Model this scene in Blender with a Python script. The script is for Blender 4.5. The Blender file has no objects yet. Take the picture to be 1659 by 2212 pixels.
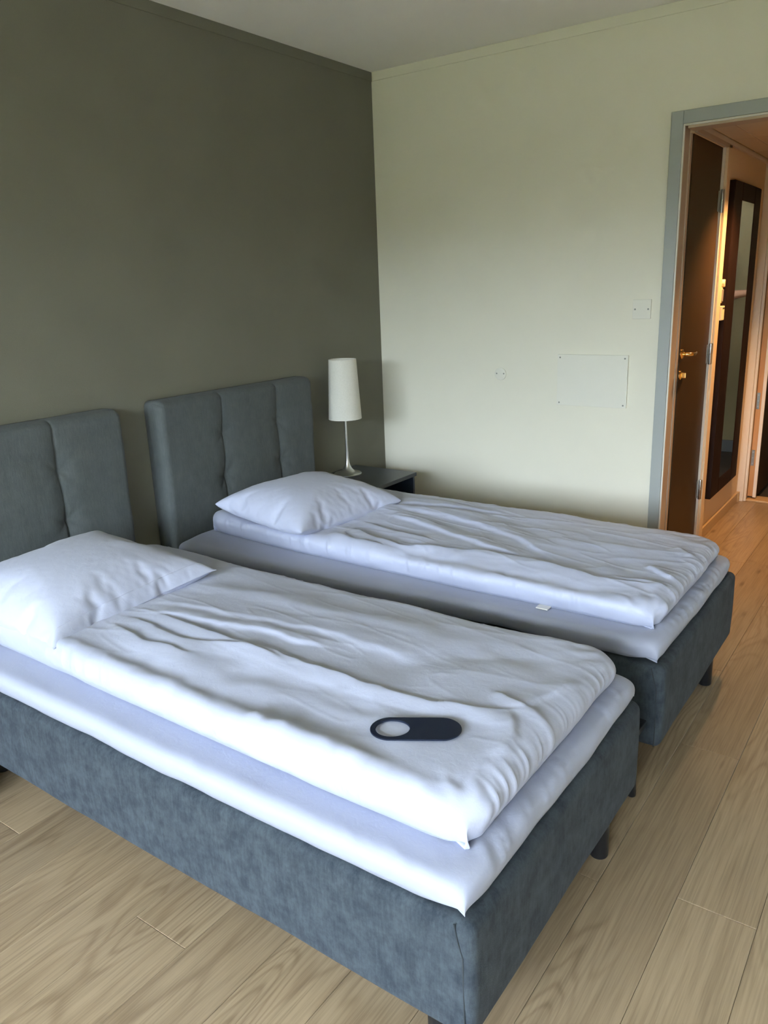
import bpy, bmesh, math, random
import numpy as np
from mathutils import Vector, Matrix

# ------------------------------------------------------------------ scene, camera, light
sc = bpy.context.scene
COL = sc.collection
sc.view_settings.view_transform = 'Standard'
sc.view_settings.look = 'None'
sc.view_settings.gamma = 1.0
sc.view_settings.use_curve_mapping = False
sc.view_settings.exposure = 1.02
sc.cycles.max_bounces = 8
sc.cycles.diffuse_bounces = 5
sc.cycles.glossy_bounces = 3
sc.cycles.use_adaptive_sampling = True
sc.cycles.adaptive_threshold = 0.14
sc.cycles.use_light_tree = False
sc.cycles.transmission_bounces = 6
sc.cycles.caustics_reflective = False
sc.cycles.caustics_refractive = False
sc.cycles.sample_clamp_indirect = 6.0

FPX = 1683.8
YAW, PITCH, ROLL = 0.9438112, -0.2805516, -0.0385159
CAM = Vector((-3.6893, -2.6472, 1.4381))
fw = Vector((math.sin(YAW) * math.cos(PITCH), math.cos(YAW) * math.cos(PITCH), math.sin(PITCH)))
r0 = Vector((math.cos(YAW), -math.sin(YAW), 0))
u0 = r0.cross(fw)
cr = math.cos(ROLL) * r0 + math.sin(ROLL) * u0
cu = -math.sin(ROLL) * r0 + math.cos(ROLL) * u0
cd = bpy.data.cameras.new('camera')
cd.sensor_fit = 'VERTICAL'
cd.sensor_height = 24.0
cd.lens = FPX / 2212 * 24.0
cd.clip_start = 0.05
cam = bpy.data.objects.new('camera', cd)
COL.objects.link(cam)
M = Matrix((cr, cu, -fw)).transposed().to_4x4()
M.translation = CAM
cam.matrix_world = M
sc.camera = cam

# overcast sky; daylight enters through the window in the wall at x = XW
SKY = (0.80, 0.88, 1.0)
SKY_STRENGTH = 24.0
wd = bpy.data.worlds.new('sky')
sc.world = wd
wd.use_nodes = True
bg = wd.node_tree.nodes['Background']
bg.inputs[0].default_value = (*SKY, 1)
bg.inputs[1].default_value = SKY_STRENGTH

XW = -6.50                      # inner face of window wall
WY0, WY1, WZ0, WZ1 = -3.60, -0.30, 0.55, 2.36
pl = bpy.data.lights.new('window_portal', 'AREA')
pl.shape = 'RECTANGLE'
pl.size = WZ1 - WZ0
pl.size_y = WY1 - WY0
pl.cycles.is_portal = True
po = bpy.data.objects.new('window_portal', pl)
COL.objects.link(po)
po.location = (XW - 0.19, (WY0 + WY1) / 2, (WZ0 + WZ1) / 2)
po.rotation_euler = (0, -math.pi / 2, 0)
HALL_W = 80.0                    # watts of the hallway downlight
HALL_COL = (1.0, 0.53, 0.20)

# ------------------------------------------------------------------ helpers
def link(o, parent=None):
    COL.objects.link(o)
    if parent is not None:
        o.parent = parent
    return o

def tag(o, label=None, cat=None, group=None, kind=None):
    if label: o['label'] = label
    if cat: o['category'] = cat
    if group: o['group'] = group
    if kind: o['kind'] = kind
    return o

def empty(name, loc, rz=0.0):
    o = bpy.data.objects.new(name, None)
    o.empty_display_size = 0.1
    o.location = loc
    o.rotation_euler = (0, 0, rz)
    return link(o)

def thing(name, loc, label, cat, rz=0.0, group=None):
    return tag(empty(name, loc, rz), label, cat, group)

def mesh_obj(name, me, mat, parent=None, world=True):
    """Link a mesh given in world coordinates; under a parent it is shifted to the parent's frame."""
    o = bpy.data.objects.new(name, me)
    if mat is not None:
        if not me.materials:
            me.materials.append(mat)
    link(o, parent)
    if parent is not None and world:
        o.matrix_parent_inverse = parent_matrix(parent).inverted()
    return o

def parent_matrix(p):
    m = Matrix.Translation(p.location) @ p.rotation_euler.to_matrix().to_4x4()
    if p.parent is not None:
        return parent_matrix(p.parent) @ p.matrix_parent_inverse @ m
    return m

def pyd(name, V, F, smooth=False):
    me = bpy.data.meshes.new(name)
    me.from_pydata([tuple(map(float, v)) for v in V], [], F)
    me.update()
    if smooth:
        me.polygons.foreach_set('use_smooth', [True] * len(me.polygons))
    return me

def bm_mesh(name, bm, smooth=False):
    me = bpy.data.meshes.new(name)
    bmesh.ops.recalc_face_normals(bm, faces=bm.faces)
    bm.to_mesh(me)
    bm.free()
    if smooth:
        me.polygons.foreach_set('use_smooth', [True] * len(me.polygons))
    return me

def add_box(bm, x0, x1, y0, y1, z0, z1, bevel=0.0, seg=2):
    r = bmesh.ops.create_cube(bm, size=1.0)
    vs = r['verts']
    for v in vs:
        v.co = Vector((x0 + (v.co.x + .5) * (x1 - x0), y0 + (v.co.y + .5) * (y1 - y0), z0 + (v.co.z + .5) * (z1 - z0)))
    if bevel > 0:
        es = set(e for v in vs for e in v.link_edges)
        bmesh.ops.bevel(bm, geom=list(es), offset=bevel, segments=seg, affect='EDGES', profile=0.5)

def box(name, x0, x1, y0, y1, z0, z1, mat, parent=None, bevel=0.0):
    bm = bmesh.new()
    add_box(bm, min(x0, x1), max(x0, x1), min(y0, y1), max(y0, y1), min(z0, z1), max(z0, z1), bevel)
    return mesh_obj(name, bm_mesh(name, bm), mat, parent)

def boxes(name, lst, mat, parent=None, bevel=0.0):
    bm = bmesh.new()
    for b in lst:
        add_box(bm, *b, bevel)
    return mesh_obj(name, bm_mesh(name, bm), mat, parent)

def lathe(name, prof, center, mat, parent=None, n=48, axis='z', cap=True):
    V, F = [], []
    for (r, z) in prof:
        for k in range(n):
            a = 2 * math.pi * k / n
            p = (r * math.cos(a), r * math.sin(a), z)
            if axis == 'y': p = (p[0], p[2], p[1])
            if axis == 'x': p = (p[2], p[0], p[1])
            V.append((p[0] + center[0], p[1] + center[1], p[2] + center[2]))
    m = len(prof)
    for i in range(m - 1):
        for k in range(n):
            F.append((i * n + k, i * n + (k + 1) % n, (i + 1) * n + (k + 1) % n, (i + 1) * n + k))
    if cap:
        F.append(tuple(range(n)))
        F.append(tuple((m - 1) * n + k for k in range(n)))
    bm = bmesh.new()
    bmesh.ops.recalc_face_normals(bm, faces=bm.faces)
    me0 = pyd(name, V, F)
    bm.from_mesh(me0)
    bpy.data.meshes.remove(me0)
    me = bm_mesh(name, bm, True)
    me.set_sharp_from_angle(angle=math.radians(40))
    return mesh_obj(name, me, mat, parent)

def tube(name, pts, r, mat, parent=None, n=10):
    V, F = [], []
    pts = [Vector(p) for p in pts]
    up = Vector((0.13, 0.27, 0.95)).normalized()
    for i, p in enumerate(pts):
        d = (pts[min(i + 1, len(pts) - 1)] - pts[max(i - 1, 0)]).normalized()
        s = d.cross(up).normalized()
        t = s.cross(d)
        rr = r[i] if isinstance(r, (list, tuple)) else r
        for k in range(n):
            a = 2 * math.pi * k / n
            V.append(p + rr * (math.cos(a) * s + math.sin(a) * t))
    for i in range(len(pts) - 1):
        for k in range(n):
            F.append((i * n + k, i * n + (k + 1) % n, (i + 1) * n + (k + 1) % n, (i + 1) * n + k))
    F.append(tuple(range(n)))
    F.append(tuple((len(pts) - 1) * n + k for k in range(n)))
    bm = bmesh.new()
    me0 = pyd(name, V, F)
    bm.from_mesh(me0)
    bpy.data.meshes.remove(me0)
    return mesh_obj(name, bm_mesh(name, bm, True), mat, parent)

# value noise on numpy arrays
_tab = {}
def vn(x, y, seed=0):
    if seed not in _tab:
        _tab[seed] = np.random.default_rng(seed + 77).random((256, 256))
    t = _tab[seed]
    xi = np.floor(x).astype(int); yi = np.floor(y).astype(int)
    fx = x - xi; fy = y - yi
    fx = fx * fx * fx * (fx * (fx * 6 - 15) + 10); fy = fy * fy * fy * (fy * (fy * 6 - 15) + 10)
    g = lambda a, b: t[a % 256, b % 256]
    return (g(xi, yi) * (1 - fx) + g(xi + 1, yi) * fx) * (1 - fy) + (g(xi, yi + 1) * (1 - fx) + g(xi + 1, yi + 1) * fx) * fy

def fbm(x, y, seed=0, oct=3):
    s = 0.0; a = 1.0; tot = 0.0
    for k in range(oct):
        s = s + a * (vn(x * 2 ** k, y * 2 ** k, seed + k) - .5); tot += a; a *= .5
    return s / tot * 2

def ridged(x, y, seed=0):
    return 1 - np.abs(2 * vn(x, y, seed) - 1)

def polydist(X, Y, pts):
    """signed distance to a polyline and normalised position along it"""
    pts = np.array(pts, float)
    seg = np.hypot(*(pts[1:] - pts[:-1]).T)
    cum = np.concatenate([[0], np.cumsum(seg)])
    best = np.full(X.shape, 9.0); sd = np.zeros(X.shape); tt = np.zeros(X.shape)
    for i in range(len(seg)):
        a, b = pts[i], pts[i + 1]
        d = (b - a) / seg[i]
        t = np.clip((X - a[0]) * d[0] + (Y - a[1]) * d[1], 0, seg[i])
        dx = X - a[0] - t * d[0]; dy = Y - a[1] - t * d[1]
        dist = np.hypot(dx, dy)
        m = dist < best
        best = np.where(m, dist, best)
        sd = np.where(m, np.sign(d[0] * dy - d[1] * dx) * dist, sd)
        tt = np.where(m, (cum[i] + t) / cum[-1], tt)
    return sd, tt

def crease(X, Y, pts, w, amp, kind='ridge'):
    wob = 0.012 * fbm(X * 14, Y * 14, 91, 2)
    sd, t = polydist(X + wob, Y - wob, pts)
    env = np.clip(np.minimum(t, 1 - t) * 6 + .12, 0, 1)
    far = np.exp(-np.maximum(0, np.abs(sd) - 3 * w) / w)
    if kind == 'ridge':
        h = np.exp(-(sd / w) ** 2)
    elif kind == 'fold':            # steep on one side, long slope on the other
        h = np.where(sd > 0, np.exp(-(sd / (w * 2.6)) ** 2), np.exp(-(sd / (w * .55)) ** 2))
    elif kind == 'foldr':
        h = np.where(sd < 0, np.exp(-(sd / (w * 2.6)) ** 2), np.exp(-(sd / (w * .55)) ** 2))
    elif kind == 'sharp':
        h = np.exp(-np.abs(sd) / w)
    return amp * env * h * far

def edge_axis(length, R, n_arc, n_mid, phi0=math.radians(58)):
    ph = np.linspace(-phi0, math.pi / 2, n_arc)
    pos = R * (1 - np.cos(ph))
    s = (np.sin(ph) + math.sin(phi0)) / (1 + math.sin(phi0))
    al = R * (ph + phi0)
    mid = np.linspace(R, length - R, n_mid + 2)[1:-1]
    P = np.concatenate([pos, mid, (length - pos)[::-1]])
    S = np.concatenate([s, np.ones(n_mid), s[::-1]])
    E = np.concatenate([al, al[-1] + np.minimum(mid - R, length - R - mid), al[::-1]])
    return P, S, E

def slab_mesh(name, x0, x1, v0, v1, T, R, nu, nv, hfun, n_arc=12, outline=None, power=0.8, phi0=math.radians(58), rc=0.0, rcw=0.2, tfun=None, smooth_corner=False):
    """Soft slab: local X across, V along, thickness up from 0.  hfun(X,V,info) -> (normal displacement)."""
    px, sx, ex = edge_axis(x1 - x0, R, n_arc, nu, phi0)
    pv, sv, ev = edge_axis(v1 - v0, R, n_arc, nv, phi0)
    X, V = np.meshgrid(x0 + px, v0 + pv, indexing='ij')
    SX, SV = np.meshgrid(sx, sv, indexing='ij')
    EX, EV = np.meshgrid(ex, ev, indexing='ij')
    Z = T * (SX ** power) * (SV ** power)
    if tfun is not None:
        Z = Z * tfun((X - x0) / (x1 - x0), (V - v0) / (v1 - v0))
    if rc > 0:                       # round the plan corners, more towards the top
        wgt = rcw + (1 - rcw) * np.clip(Z / T, 0, 1) ** .7
        for cx_, sx_ in ((x0 + rc, -1), (x1 - rc, 1)):
            for cv_, sv_ in ((v0 + rc, -1), (v1 - rc, 1)):
                qx = (X - cx_) * sx_ / rc; qv = (V - cv_) * sv_ / rc
                m_ = (qx > 0) & (qv > 0)
                hyp = np.maximum(np.hypot(qx, qv), 1e-6)
                fac = np.where(m_, np.maximum(qx, qv) / hyp, 1.0)
                fac = 1 + (fac - 1) * wgt
                X = np.where(m_, cx_ + sx_ * rc * qx * fac, X); V = np.where(m_, cv_ + sv_ * rc * qv * fac, V)
    if outline is not None:
        X, V = outline(X, V, (X - x0) / (x1 - x0), (V - v0) / (v1 - v0))
    G = np.stack([X, V, Z], -1)
    def normals(G):
        gu = np.gradient(G, axis=0); gv = np.gradient(G, axis=1)
        n = np.cross(gu, gv)
        return n / np.maximum(np.linalg.norm(n, axis=-1, keepdims=True), 1e-9)
    N = normals(G)
    info = dict(SX=SX, SV=SV, EX=EX, EV=EV, left=(X < (x0 + x1) / 2), head=(V < (v0 + v1) / 2), x0=x0, x1=x1, v0=v0, v1=v1)
    h = hfun(X, V, info)
    seamfade = np.clip(np.minimum(EX, EV) / .03, 0, 1) * np.clip(np.hypot(EX, EV) / .07, 0, 1)
    G = G + N * (h * seamfade)[..., None]
    if rc > 0 and T > .05 and smooth_corner:
        cw = np.zeros(X.shape)
        for cx_ in (x0, x1):
            for cv_ in (v0, v1):
                cw = np.maximum(cw, np.exp(-(np.hypot(X - cx_, V - cv_) / .055) ** 2))
        for _ in range(30):
            Pd = np.pad(G, ((1, 1), (1, 1), (0, 0)), mode='edge')
            av = (Pd[:-2, 1:-1] + Pd[2:, 1:-1] + Pd[1:-1, :-2] + Pd[1:-1, 2:]) / 4
            G = G + (av - G) * (.8 * cw)[..., None]
    nu_, nv_ = G.shape[:2]
    verts = G.reshape(-1, 3)
    idx = np.arange(nu_ * nv_).reshape(nu_, nv_)
    F = np.stack([idx[:-1, :-1], idx[1:, :-1], idx[1:, 1:], idx[:-1, 1:]], -1).reshape(-1, 4).tolist()
    ring = list(idx[:, 0]) + list(idx[-1, 1:]) + list(idx[-2::-1, -1]) + list(idx[0, -2:0:-1])
    c = len(verts)
    verts = np.vstack([verts, [[(x0 + x1) / 2, (v0 + v1) / 2, 0.0]]])
    for k in range(len(ring)):
        F.append([int(ring[(k + 1) % len(ring)]), int(ring[k]), c])
    return verts, F, idx

def rbox_mesh(name, dims, r, step, disp=None):
    """rounded box standing on z=0, centred in x,y; disp(P,N)->scalar"""
    hx, hy, hz = dims[0] / 2, dims[1] / 2, dims[2] / 2
    def ax(h):
        inner = np.linspace(-(h - r), h - r, max(2, int(2 * (h - r) / step)))
        e = r * np.tan(np.linspace(0, math.pi / 4, 5))[1:]
        return np.concatenate([(-(h - r) - e)[::-1], inner, (h - r) + e])
    A = [ax(hx), ax(hy), ax(hz)]
    H = [hx, hy, hz]
    V, F, key = [], [], {}
    def vid(p):
        k = (round(p[0], 6), round(p[1], 6), round(p[2], 6))
        if k not in key:
            key[k] = len(V); V.append(p)
        return key[k]
    for d in range(3):
        a, b = [(1, 2), (2, 0), (0, 1)][d]
        for sgn in (-1, 1):
            ids = np.zeros((len(A[a]), len(A[b])), int)
            for i, pa in enumerate(A[a]):
                for j, pb in enumerate(A[b]):
                    p = [0, 0, 0]; p[d] = sgn * H[d]; p[a] = pa; p[b] = pb
                    ids[i, j] = vid(tuple(p))
            for i in range(len(A[a]) - 1):
                for j in range(len(A[b]) - 1):
                    f = (ids[i, j], ids[i + 1, j], ids[i + 1, j + 1], ids[i, j + 1])
                    F.append(tuple(int(q) for q in (f if sgn > 0 else f[::-1])))
    Pn = np.array(V, float)
    lim = np.array([hx - r, hy - r, hz - r])
    q = np.clip(Pn, -lim, lim)
    dd = Pn - q
    n = dd / np.maximum(np.linalg.norm(dd, axis=1, keepdims=True), 1e-9)
    Pn = q + r * n
    if disp is not None:
        Pn = Pn + n * disp(Pn, n)[:, None]
    Pn[:, 2] += hz
    return Pn, F

# ------------------------------------------------------------------ materials
def new_mat(name, color, rough=0.6, metal=0.0, spec=0.5, sheen=0.0):
    m = bpy.data.materials.new(name)
    m.use_nodes = True
    b = m.node_tree.nodes['Principled BSDF']
    b.inputs['Base Color'].default_value = (*color, 1)
    b.inputs['Roughness'].default_value = rough
    b.inputs['Metallic'].default_value = metal
    b.inputs['Specular IOR Level'].default_value = spec
    b.inputs['Sheen Weight'].default_value = sheen
    return m

def nd(m, t, **kw):
    n = m.node_tree.nodes.new(t)
    for k, v in kw.items():
        setattr(n, k, v)
    return n

def lk(m, a, b):
    m.node_tree.links.new(a, b)

def vec_in(m, scale, coord='Object', rand=False):
    tc = nd(m, 'ShaderNodeTexCoord')
    mp = nd(m, 'ShaderNodeMapping')
    mp.inputs['Scale'].default_value = scale
    src = tc.outputs[coord]
    if rand:
        oi = nd(m, 'ShaderNodeObjectInfo')
        mul = nd(m, 'ShaderNodeVectorMath', operation='SCALE')
        mul.inputs[0].default_value = (37.0, 91.0, 13.0)
        lk(m, oi.outputs['Random'], mul.inputs['Scale'])
        ad = nd(m, 'ShaderNodeVectorMath', operation='ADD')
        lk(m, src, ad.inputs[0]); lk(m, mul.outputs[0], ad.inputs[1])
        src = ad.outputs[0]
    lk(m, src, mp.inputs['Vector'])
    return mp.outputs[0]

def noise(m, vec, scale, detail=2.0, rough=.5, dist=0.0):
    n = nd(m, 'ShaderNodeTexNoise')
    n.inputs['Scale'].default_value = scale
    n.inputs['Detail'].default_value = detail
    n.inputs['Roughness'].default_value = rough
    n.inputs['Distortion'].default_value = dist
    lk(m, vec, n.inputs['Vector'])
    return n.outputs['Fac']

def ramp(m, fac, stops):
    r = nd(m, 'ShaderNodeValToRGB')
    el = r.color_ramp.elements
    while len(el) < len(stops):
        el.new(.5)
    for e, (p, c) in zip(el, stops):
        e.position = p; e.color = (*c, 1) if len(c) == 3 else c
    lk(m, fac, r.inputs[0])
    return r.outputs[0]

def mixc(m, fac, a, b, blend='MIX'):
    x = nd(m, 'ShaderNodeMix', data_type='RGBA', blend_type=blend)
    for sock, val in ((x.inputs['Factor'], fac), (x.inputs[6], a), (x.inputs[7], b)):
        if isinstance(val, (int, float)):
            sock.default_value = val
        elif isinstance(val, tuple):
            sock.default_value = (*val, 1)
        else:
            lk(m, val, sock)
    return x.outputs[2]

def mth(m, op, a, b=None):
    x = nd(m, 'ShaderNodeMath', operation=op)
    for i, v in enumerate((a, b)):
        if v is None: continue
        if isinstance(v, (int, float)): x.inputs[i].default_value = v
        else: lk(m, v, x.inputs[i])
    return x.outputs[0]

def bump(m, height, strength, dist=0.002):
    b = nd(m, 'ShaderNodeBump')
    b.inputs['Strength'].default_value = strength
    b.inputs['Distance'].default_value = dist
    lk(m, height, b.inputs['Height'])
    lk(m, b.outputs[0], m.node_tree.nodes['Principled BSDF'].inputs['Normal'])

def setc(m, out):
    lk(m, out, m.node_tree.nodes['Principled BSDF'].inputs['Base Color'])

def setr(m, out):
    lk(m, out, m.node_tree.nodes['Principled BSDF'].inputs['Roughness'])

def wall_mat(name, c, var=.05, bscale=260, bstr=.25):
    m = new_mat(name, c, .85, spec=.25)
    v = vec_in(m, (1, 1, 1))
    n = noise(m, v, 2.5, 4)
    dark = tuple(x * (1 - var) for x in c); lite = tuple(min(1, x * (1 + var)) for x in c)
    setc(m, ramp(m, n, [(.3, dark), (.7, lite)]))
    bump(m, noise(m, v, bscale, 3, .6), bstr, .0015)
    return m

M_GREEN = wall_mat('olive_wall_paint', (.170, .168, .132), .05, 300, .5)
M_LIGHT = wall_mat('pale_sage_wall_paint', (.77, .75, .655), .02, 220, .2)
M_CEIL = wall_mat('ceiling_paint', (.90, .89, .86), .02, 180, .15)
M_ROOM = wall_mat('room_wall_paint', (.86, .85, .80), .02, 220, .2)
M_CREAM = wall_mat('hall_wall_paint', (.72, .58, .40), .02, 220, .2)
M_OLIVE = wall_mat('corridor_wall_paint', (.185, .150, .075), .03, 220, .2)
M_CASING = new_mat('grey_casing_paint', (.36, .385, .385), .45)
M_WHITE_EDGE = new_mat('white_edge_paint', (.72, .70, .66), .5)
M_WHITE_TRIM = new_mat('white_trim_paint', (.76, .70, .62), .45)
M_JAMB = new_mat('jamb_paint', (.46, .36, .27), .5)
M_DARK_GAP = new_mat('gap_dark', (.02, .02, .02), .9)

def wood_like(name, c0, c1, sc3, rough=.4, k=6):
    m = new_mat(name, c0, rough)
    v = vec_in(m, sc3)
    n = noise(m, v, k, 5, .6, .4)
    setc(m, ramp(m, n, [(.3, c0), (.7, c1)]))
    return m
M_DOOR = wood_like('dark_brown_door_veneer', (.040, .021, .007), (.050, .027, .009), (1, 1, .15), .45)
M_DOOR.node_tree.nodes['Principled BSDF'].inputs['Specular IOR Level'].default_value = .18
M_DOOREDGE = wood_like('orange_wood_edge', (.50, .26, .10), (.56, .30, .12), (8, 8, .4), .5)
M_MIRFRAME = wood_like('dark_mirror_frame_wood', (.014, .006, .004), (.020, .009, .006), (1, 1, .1), .55)
M_MIRFRAME.node_tree.nodes['Principled BSDF'].inputs['Specular IOR Level'].default_value = .10
M_SKIRT = wood_like('oak_skirting', (.46, .33, .19), (.52, .38, .22), (.3, 5, 5), .45)
M_THRESH = wood_like('oak_threshold', (.50, .33, .17), (.56, .38, .2), (5, .3, 5), .45)
M_CARPET = new_mat('dark_corridor_carpet', (.035, .030, .024), .95)
M_GSKIRT = new_mat('grey_corridor_skirting', (.05, .052, .05), .6)
M_TILE = wall_mat('ceiling_tile', (.60, .50, .38), .02, 120, .2)
M_TBAR = new_mat('ceiling_grid_metal', (.62, .55, .45), .5)
M_BRASS = new_mat('polished_brass', (.86, .58, .22), .16, 1.0)
M_STEEL = new_mat('brushed_steel', (.62, .63, .63), .28, 1.0)
M_HINGE = new_mat('hinge_steel', (.46, .47, .46), .3, 1.0)
M_IVORY = new_mat('ivory_plastic', (.80, .70, .46), .4)
M_GREYP = new_mat('grey_plastic', (.30, .27, .24), .4)
M_BLACK = new_mat('black_leg_plastic', (.010, .011, .014), .35)
M_MIRROR = new_mat('mirror_glass', (.86, .88, .86), .0, 1.0)
M_SCREW = new_mat('painted_screw', (.26, .27, .24), .5)
M_PLATE = new_mat('painted_plate', (.75, .74, .67), .6)

def floor_mat():
    m = new_mat('oak_laminate', (.4, .3, .2), .36)
    v = vec_in(m, (1, 1, 1), rand=True)
    def sv(s):
        mp = nd(m, 'ShaderNodeMapping'); mp.inputs['Scale'].default_value = s
        lk(m, v, mp.inputs['Vector']); return mp.outputs[0]
    n1 = noise(m, sv((1.1, 6.0, 1)), 1.0, 2.0, .45, .35)
    rings = mth(m, 'SINE', mth(m, 'MULTIPLY', n1, 105.0))
    rings = mth(m, 'MULTIPLY', mth(m, 'ADD', rings, 1.0), .5)
    rings = mth(m, 'POWER', rings, 2.8)
    patch = ramp(m, noise(m, sv((.9, 2.5, 1)), 1.0, 1), [(.44, (0, 0, 0)), (.62, (1, 1, 1))])
    fib = noise(m, sv((5, 190, 1)), 1.0, 3, .6)
    fib2 = noise(m, sv((1.6, 42, 1)), 1.0, 3, .6)
    tone = noise(m, sv((.8, 3.0, 1)), 1.0, 3)
    base = ramp(m, tone, [(.25, (.275, .202, .130)), (.5, (.325, .245, .162)), (.75, (.370, .285, .192))])
    c = mixc(m, mth(m, 'MULTIPLY', mth(m, 'MULTIPLY', rings, patch), .50), base, (.185, .125, .075))
    f1 = ramp(m, fib, [(.32, (.78, .77, .75)), (.60, (1.05, 1.05, 1.05))])
    c = mixc(m, 1.0, c, f1, 'MULTIPLY')
    f2 = ramp(m, fib2, [(.30, (.88, .865, .845)), (.60, (1.03, 1.03, 1.03))])
    c = mixc(m, 1.0, c, f2, 'MULTIPLY')
    vo = nd(m, 'ShaderNodeTexVoronoi'); vo.inputs['Scale'].default_value = 1.0
    lk(m, sv((2.2, 8.5, 1)), vo.inputs['Vector'])
    kn = ramp(m, vo.outputs['Distance'], [(.03, (.45, .40, .36)), (.11, (1, 1, 1))])
    c = mixc(m, 1.0, c, kn, 'MULTIPLY')
    oi = nd(m, 'ShaderNodeObjectInfo')
    pt = ramp(m, oi.outputs['Random'], [(0, (.90, .90, .90)), (1, (1.08, 1.07, 1.05))])
    c = mixc(m, 1.0, c, pt, 'MULTIPLY')
    setc(m, c)
    bump(m, mth(m, 'ADD', fib, mth(m, 'MULTIPLY', rings, .5)), .06, .001)
    return m
M_FLOOR = floor_mat()
M_SUBFLOOR = new_mat('floor_joint', (.09, .065, .045), .8)

def chenille(name, a, b, streak):
    m = new_mat(name, a, .95, spec=.08, sheen=.05)
    v = vec_in(m, (1, 1, 1))
    n = noise(m, v, 20, 8, .72)
    mp = nd(m, 'ShaderNodeMapping'); mp.inputs['Scale'].default_value = streak
    lk(m, v, mp.inputs['Vector'])
    s = noise(m, mp.outputs[0], 1, 3, .7)
    c = ramp(m, n, [(.38, a), (.62, b)])
    c = mixc(m, .30, c, ramp(m, s, [(.3, tuple(x * .72 for x in a)), (.7, tuple(x * 1.15 for x in b))]))
    setc(m, c)
    bump(m, mth(m, 'ADD', s, noise(m, v, 420, 2)), .35, .0012)
    m.node_tree.nodes['Principled BSDF'].inputs['Sheen Roughness'].default_value = .5
    return m
M_BED = chenille('slate_chenille', (.024, .031, .043), (.056, .070, .084), (140, 140, 22))
M_HEAD = chenille('slate_headboard_chenille', (.088, .100, .104), (.106, .119, .124), (190, 190, 26))
M_SEAM = new_mat('dark_seam_thread', (.02, .026, .032), .9)

def cotton(name, c, rough=.62):
    m = new_mat(name, c, rough, spec=.3, sheen=.15)
    v = vec_in(m, (1, 1, 1))
    h = mth(m, 'ADD', mth(m, 'MULTIPLY', noise(m, v, 45, 4, .6, .6), 1.0), mth(m, 'MULTIPLY', noise(m, v, 700, 2), .15))
    bump(m, h, .18, .004)
    return m
M_SHEET = cotton('white_cotton_sheet', (.345, .372, .490))
M_DUVET = cotton('white_satin_duvet', (.430, .463, .610), .5)
M_PILLOW = cotton('white_pillowcase', (.465, .498, .650), .55)
M_NIGHT = new_mat('navy_grey_laminate', (.050, .060, .075), .38)
M_NIGHTIN = new_mat('navy_laminate_side', (.030, .042, .075), .45)
def shade_mat():
    m = new_mat('linen_lampshade', (.70, .69, .63), .9)
    v = vec_in(m, (260, 260, 260))
    n = noise(m, v, 1.0, 2)
    setc(m, ramp(m, n, [(.3, (.64, .63, .575)), (.7, (.72, .71, .655))]))
    b = m.node_tree.nodes['Principled BSDF']
    b.inputs['Transmission Weight'].default_value = 0.0
    b.inputs['Subsurface Weight'].default_value = .12
    b.inputs['Subsurface Radius'].default_value = (.01, .01, .01)
    return m
M_SHADE = shade_mat()
M_NAVYP = new_mat('navy_matte_plastic', (.009, .014, .032), .5, spec=.25)
M_LAWN = wall_mat('lawn_grass', (.090, .098, .040), .25, 3, .1)
M_SKIN = new_mat('skin', (.56, .33, .22), .55)
M_SHIRT = new_mat('grey_tshirt_cotton', (.09, .09, .10), .9)
M_TROUS = new_mat('dark_trousers_cotton', (.03, .032, .04), .9)
M_HAIR = new_mat('brown_hair', (.035, .02, .012), .7)
def pane_mat():
    m = new_mat('window_pane_glass', (1, 1, 1), 0.0)
    tr = nd(m, 'ShaderNodeBsdfTransparent'); gl = nd(m, 'ShaderNodeBsdfGlossy'); mx = nd(m, 'ShaderNodeMixShader')
    tr.inputs[0].default_value = (.93, .95, .94, 1); gl.inputs['Roughness'].default_value = 0.0
    mx.inputs[0].default_value = .06
    lk(m, tr.outputs[0], mx.inputs[1]); lk(m, gl.outputs[0], mx.inputs[2])
    lk(m, mx.outputs[0], m.node_tree.nodes['Material Output'].inputs[0])
    return m
M_GLASSP = pane_mat()
def emit_mat(name, col, st):
    m = new_mat(name, col, .5)
    b = m.node_tree.nodes['Principled BSDF']
    b.inputs['Emission Color'].default_value = (*col, 1)
    b.inputs['Emission Strength'].default_value = st
    return m

# ------------------------------------------------------------------ room shell
H = 2.515                 # room ceiling
YF = -3.9                 # wall behind the camera
WT = 0.10                 # partition thickness
OY0, OY1, OZ = -2.46, -1.612, 2.05   # opening to the hallway in the wall x = 0
YH = -1.630               # hallway left wall face
YHR = -2.78               # hallway right wall face
XE = 1.70                 # end wall of the hallway
HZ = 2.07                 # hallway ceiling
S = 'structure'

def struct(o):
    o['kind'] = S
    return o

# floor: slab plus individual planks
floor = struct(box('floor', XW, XE + .05, YF, 0, -.08, -.0125, M_SUBFLOOR))
PW = 0.177
def plank_mesh(l, w, cache={}):
    k = (round(l, 3), round(w, 3))
    if k not in cache:
        g, c, d = .0004, .0010, .0009
        hx, hy = l / 2 - g, w / 2 - g
        V = [(sx * (hx - c), sy * (hy - c), 0) for sx, sy in ((-1, -1), (1, -1), (1, 1), (-1, 1))]
        V += [(sx * hx, sy * hy, -d) for sx, sy in ((-1, -1), (1, -1), (1, 1), (-1, 1))]
        V += [(sx * hx, sy * hy, -.012) for sx, sy in ((-1, -1), (1, -1), (1, 1), (-1, 1))]
        F = [(0, 1, 2, 3), (11, 10, 9, 8)]
        for i in range(4):
            j = (i + 1) % 4
            F += [(4 + i, 4 + j, j, i), (8 + i, 8 + j, 4 + j, 4 + i)]
        me = pyd('floor_plank', V, F)
        me.materials.append(M_FLOOR)
        cache[k] = me
    return cache[k]
rnd = random.Random(5)
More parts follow.
